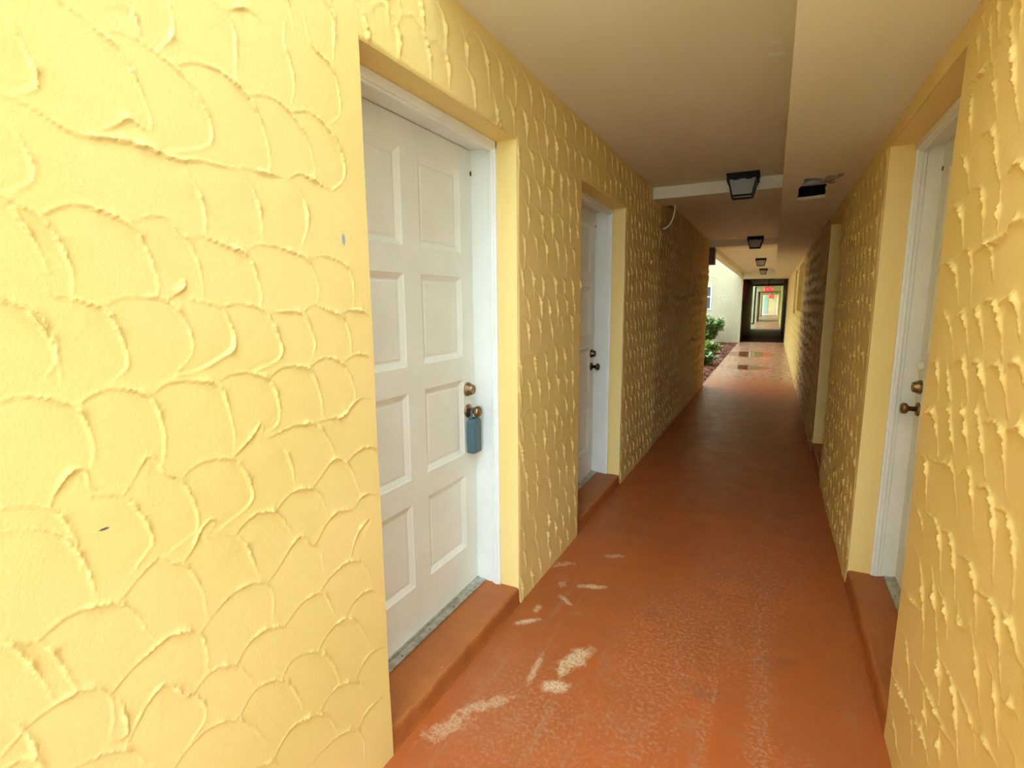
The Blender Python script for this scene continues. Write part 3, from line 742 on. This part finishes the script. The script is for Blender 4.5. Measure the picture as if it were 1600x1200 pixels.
# ------------------------------------------------------------------ lanterns under the ceiling
def make_lantern(label, x, y, z):
    root = tag(empty('ceiling_lantern', (x, y, z)), label, 'lantern', 'black lanterns along the walkway ceiling')
    bm = bmesh.new(); box(bm, -.124, .124, -.124, .124, -.012, 0, .003); box(bm, -.118, .118, -.118, .118, -.04, -.012, .004)
    # scalloped skirt of the canopy
    for sx, sy in ((0, -1), (0, 1), (-1, 0), (1, 0)):
        for k in range(5):
            c = -.094+.047*k; d = .010+.007*(k % 2)
            if sx == 0: box(bm, c-.0235, c+.0235, sy*.117-.003, sy*.117+.003, -.04-d, -.039)
            else: box(bm, sx*.117-.003, sx*.117+.003, c-.0235, c+.0235, -.04-d, -.039)
    obj('canopy', bm, M_BLACK, root)
    t, b, zt, zb = .108, .076, -.04, -.172
    for sx in (-1, 1):
        for sy in (-1, 1):
            bm = bmesh.new(); bar(bm, (sx*t, sy*t, zt), (sx*b, sy*b, zb), .013); obj('corner_post', bm, M_BLACK, root)
    bm = bmesh.new()
    for s in (-1, 1):
        box(bm, -b-.006, b+.006, s*b-.006, s*b+.006, zb-.008, zb+.006); box(bm, s*b-.006, s*b+.006, -b-.006, b+.006, zb-.008, zb+.006)
    obj('bottom_frame', bm, M_BLACK, root)
    for a in range(4):
        bm = bmesh.new(); q = []
        for px, pz, r in ((-t+.004, zt, t), (t-.004, zt, t), (b-.004, zb, b), (-b+.004, zb, b)): q.append((px, -r, pz))
        vs_ = [bm.verts.new(p) for p in q]+[bm.verts.new((p[0], p[1]+.003, p[2])) for p in q]
        bm.faces.new(vs_[:4]); bm.faces.new(vs_[4:][::-1])
        for i in range(4): bm.faces.new((vs_[i], vs_[(i+1) % 4], vs_[4+(i+1) % 4], vs_[4+i]))
        bmesh.ops.rotate(bm, verts=bm.verts, cent=(0, 0, 0), matrix=Matrix.Rotation(a*math.pi/2, 3, 'Z'))
        obj('glass_pane', bm, M_LGLASS, root)
    bm = bmesh.new(); lathe(bm, [(.04, .014), (.06, .014), (.062, .02), (.085, .028), (.11, .028), (.128, .016), (.132, .004)], 'Z', (0, 0, 0), 14, -1)
    obj('bulb', bm, M_PLASTIC, root, True)
    return root
lan = make_lantern('nearest and largest black ceiling lantern in front of the first beam', -.285, 4.855, HC)
def copy_tree(o, loc, label):
    c = o.copy(); COL.objects.link(c); c.location = loc; c['label'] = label
    for ch in o.children:
        d = ch.copy(); COL.objects.link(d); d.parent = c
    return c
copy_tree(lan, (-.32, 9.5, HC), 'second black ceiling lantern at the start of the courtyard opening')
copy_tree(lan, (-.33, 14.25, HC), 'third black ceiling lantern above the wet stretch of walkway')
copy_tree(lan, (-.34, 18.75, HC), 'small distant black lantern just before the dark passage')

# ------------------------------------------------------------------ cable stub, brown box, exit signs
pts = [(-.915, 5.40, 2.44), (-.918, 5.41, 2.42), (-.925, 5.43, 2.37), (-.94, 5.45, 2.32), (-.965, 5.475, 2.275), (-1.0, 5.495, 2.245), (-1.03, 5.505, 2.235), (-1.049, 5.51, 2.236)]
tag(obj('loose_cable', tube(bmesh.new(), pts, .0075, 8), M_CABLE, None, True), 'short white cable curving from the beam into the left wall', 'cable')
bx = tag(empty('metal_box', (-1.02, YE+.05, 2.14)), 'dark red-brown box under the beam at the end of the left wall', 'box')
bm = bmesh.new(); box(bm, -.055, .062, -.09, .16, 0, .285, .004); obj('housing', bm, M_BROWN, bx)
bm = bmesh.new(); box(bm, -.055, .064, -.094, -.089, .262, .285, .002); obj('lid_flange', bm, M_BROWN, bx)

def letters(s, h, depth):
    """block capitals out of bars; returns a bmesh in the xz plane"""
    G = {'E': [(0, 0, .22, 1), (0, 0, .62, .2), (0, .4, .55, .6), (0, .8, .62, 1)], 'I': [(.1, 0, .32, 1)], 'T': [(.22, 0, .44, 1), (0, .8, .66, 1)]}
    bm = bmesh.new(); x = 0
    for ch in s:
        if ch == 'X':
            for a, b_ in (((.08, 0), (.58, 1)), ((.08, 1), (.58, 0))): bar(bm, ((x+a[0])*h, 0, a[1]*h), ((x+b_[0])*h, 0, b_[1]*h), .2*h)
        else:
            for a in G[ch]: box(bm, (x+a[0])*h, (x+a[2])*h, -depth/2, depth/2, a[1]*h, a[3]*h)
        x += {'I': .52}.get(ch, .82)
    return bm, x*h
def exit_sign(label, x, y, z, w):
    r = tag(empty('exit_sign', (x, y, z)), label, 'exit sign', 'red lit exit signs down the walkway')
    h = w*.6
    obj('case', boxes((-w/2, w/2, 0, .05, 0, h), bev=.006), M_BLACK, r)
    obj('face', boxes((-w/2+.01, w/2-.01, -.004, 0, .01, h-.01)), M_REDP, r)
    bm, lw = letters('EXIT', h*.62, .006)
    for v in bm.verts: v.co += Vector((-lw/2+.01, -.008, h*.19))
    obj('letters', bm, M_RED, r)
    obj('hanger', boxes((-.012, .012, .015, .035, h, HC-z)), M_BLACK, r)
exit_sign('brighter red lit exit sign hanging in the first dark passage', -.2, 23.6, 1.88, .31)
exit_sign('smaller red exit sign farther down the walkway', -.12, 40.5, 1.70, .36)

# ------------------------------------------------------------------ windows
def window(n, label, origin, ax, w, h, depth, mid=True):
    """origin: lower corner of the frame; ax 'X' (glazed across X, facing -Y) or 'Y' (glazed across Y, facing -X)"""
    r = tag(empty('window_%d' % n, origin), label, 'window', kind='structure')
    def bx_(bm, a0, a1, d0, d1, z0, z1, bev=.003):
        if ax == 'X': box(bm, a0, a1, d0, d1, z0, z1, bev)
        else: box(bm, d0, d1, a0, a1, z0, z1, bev)
    bm = bmesh.new(); f = .055
    for a in ((0, f, 0, h), (w-f, w, 0, h), (f, w-f, 0, f), (f, w-f, h-f, h)): bx_(bm, a[0], a[1], depth, depth+.05, a[2], a[3])
    obj('window_frame', bm, M_JAMB, r)
    if mid:
        bm = bmesh.new(); bx_(bm, f, w-f, depth+.004, depth+.045, h*.52, h*.52+.04); obj('meeting_rail', bm, M_JAMB, r)
        spans = ((f, h*.52), (h*.52+.04, h-f))
    else: spans = ((f, h-f),)
    for a, b in spans:
        bm = bmesh.new(); bx_(bm, f, w-f, depth+.02, depth+.026, a, b, 0); obj('pane', bm, M_PANE, r)
    return r
window(1, 'white-framed sash window in the pale wing wall above the shrub', (-3.02, YW-.03, 1.19), 'X', .96, .90, 0)
window(2, 'nearer window recess in the right wall opposite the courtyard', (XR+.15, WIN[0][0], WIN[0][2]), 'Y', WIN[0][1]-WIN[0][0], WIN[0][3]-WIN[0][2], 0)
window(3, 'farther window recess in the right wall opposite the courtyard', (XR+.15, WIN[1][0], WIN[1][2]), 'Y', WIN[1][1]-WIN[1][0], WIN[1][3]-WIN[1][2], 0)

# ------------------------------------------------------------------ courtyard planting
bed = tag(obj('planting_bed', boxes((-6, XL-.01, YE, YW, -.2, -.03)), M_MULCH), 'reddish bark mulch bed in the courtyard beside the walkway', 'flower bed', kind='structure')
cv, cf = [], []
for i in range(1800):
    x, y = XL-.02-random.random()**1.5*2.2, random.uniform(YE, YW); s = random.uniform(.012, .035)
    R_ = Matrix.Rotation(random.uniform(0, 6.3), 3, 'Z') @ Matrix.Rotation(random.uniform(-.6, .6), 3, 'Y'); k = len(cv)
    cv += [R_ @ Vector((s*1.8*i_, s*.6*j_, s*.3*l_))+Vector((x, y, -.024)) for l_ in (-1, 1) for i_, j_ in ((-1, -1), (1, -1), (1, 1), (-1, 1))]
    cf += [tuple(k+q for q in f) for f in ((3, 2, 1, 0), (4, 5, 6, 7), (0, 1, 5, 4), (1, 2, 6, 5), (2, 3, 7, 6), (3, 0, 4, 7))]
tag(obj('mulch_chips', (cv, [], cf), M_MULCH, bed), kind='stuff')
def leafy(name, label, cat, x, y, rad, h, nst, nlf, ls, mat, seed):
    rg = random.Random(seed); root = tag(empty(name, (x, y, -.03)), label, cat)
    bm = bmesh.new(); vs_ = []; fs = []
    for i in range(nst):
        a = rg.uniform(0, 6.283); rr = rad*math.sqrt(rg.random()); hh = h*rg.uniform(.55, 1)*(1-.35*(rr/rad)**2)
        p0, p1, p2 = Vector((0, 0, 0)), Vector((rr*.4*math.cos(a), rr*.4*math.sin(a), hh*.55)), Vector((rr*math.cos(a), rr*math.sin(a), hh))
        tube(bm, [p0, p1, p2], .006, 5)
        for k in range(nlf):
            t = rg.uniform(.25, 1); p = (p0.lerp(p1, t*2) if t < .5 else p1.lerp(p2, t*2-1))
            d = Vector((rg.uniform(-1, 1), rg.uniform(-1, 1), rg.uniform(-.3, .9))).normalized(); sd = d.cross(Vector((rg.uniform(-.3, .3), rg.uniform(-.3, .3), 1))).normalized()
            L = ls*rg.uniform(.7, 1.3); wv = L*.28; nrm = sd.cross(d)
            b0 = len(vs_)
            vs_ += [p, p+d*L*.35+sd*wv+nrm*.01, p+d*L*.75+sd*wv*.75, p+d*L-nrm*L*.15, p+d*L*.75-sd*wv*.75, p+d*L*.35-sd*wv+nrm*.01]
            fs += [(b0, b0+1, b0+2, b0+3), (b0, b0+3, b0+4, b0+5)]
    obj('stems', bm, M_STEM, root)
    fo = obj('foliage', (vs_, [], fs), mat, root); tag(fo, kind='stuff')
    return root
leafy('shrub', 'bushy green shrub growing below the wing wall window', 'shrub', -1.98, 20.0, .55, 1.15, 46, 22, .15, M_LEAF, 1)
leafy('low_plant', 'low yellow-green plant in the mulch in front of the shrub', 'plant', -1.66, 16.2, .40, .38, 30, 16, .16, M_LEAFY, 2)
leafy('low_plant', 'low green plant at the courtyard edge of the left wall', 'plant', -1.42, 13.2, .28, .34, 26, 16, .13, M_LEAF, 3)
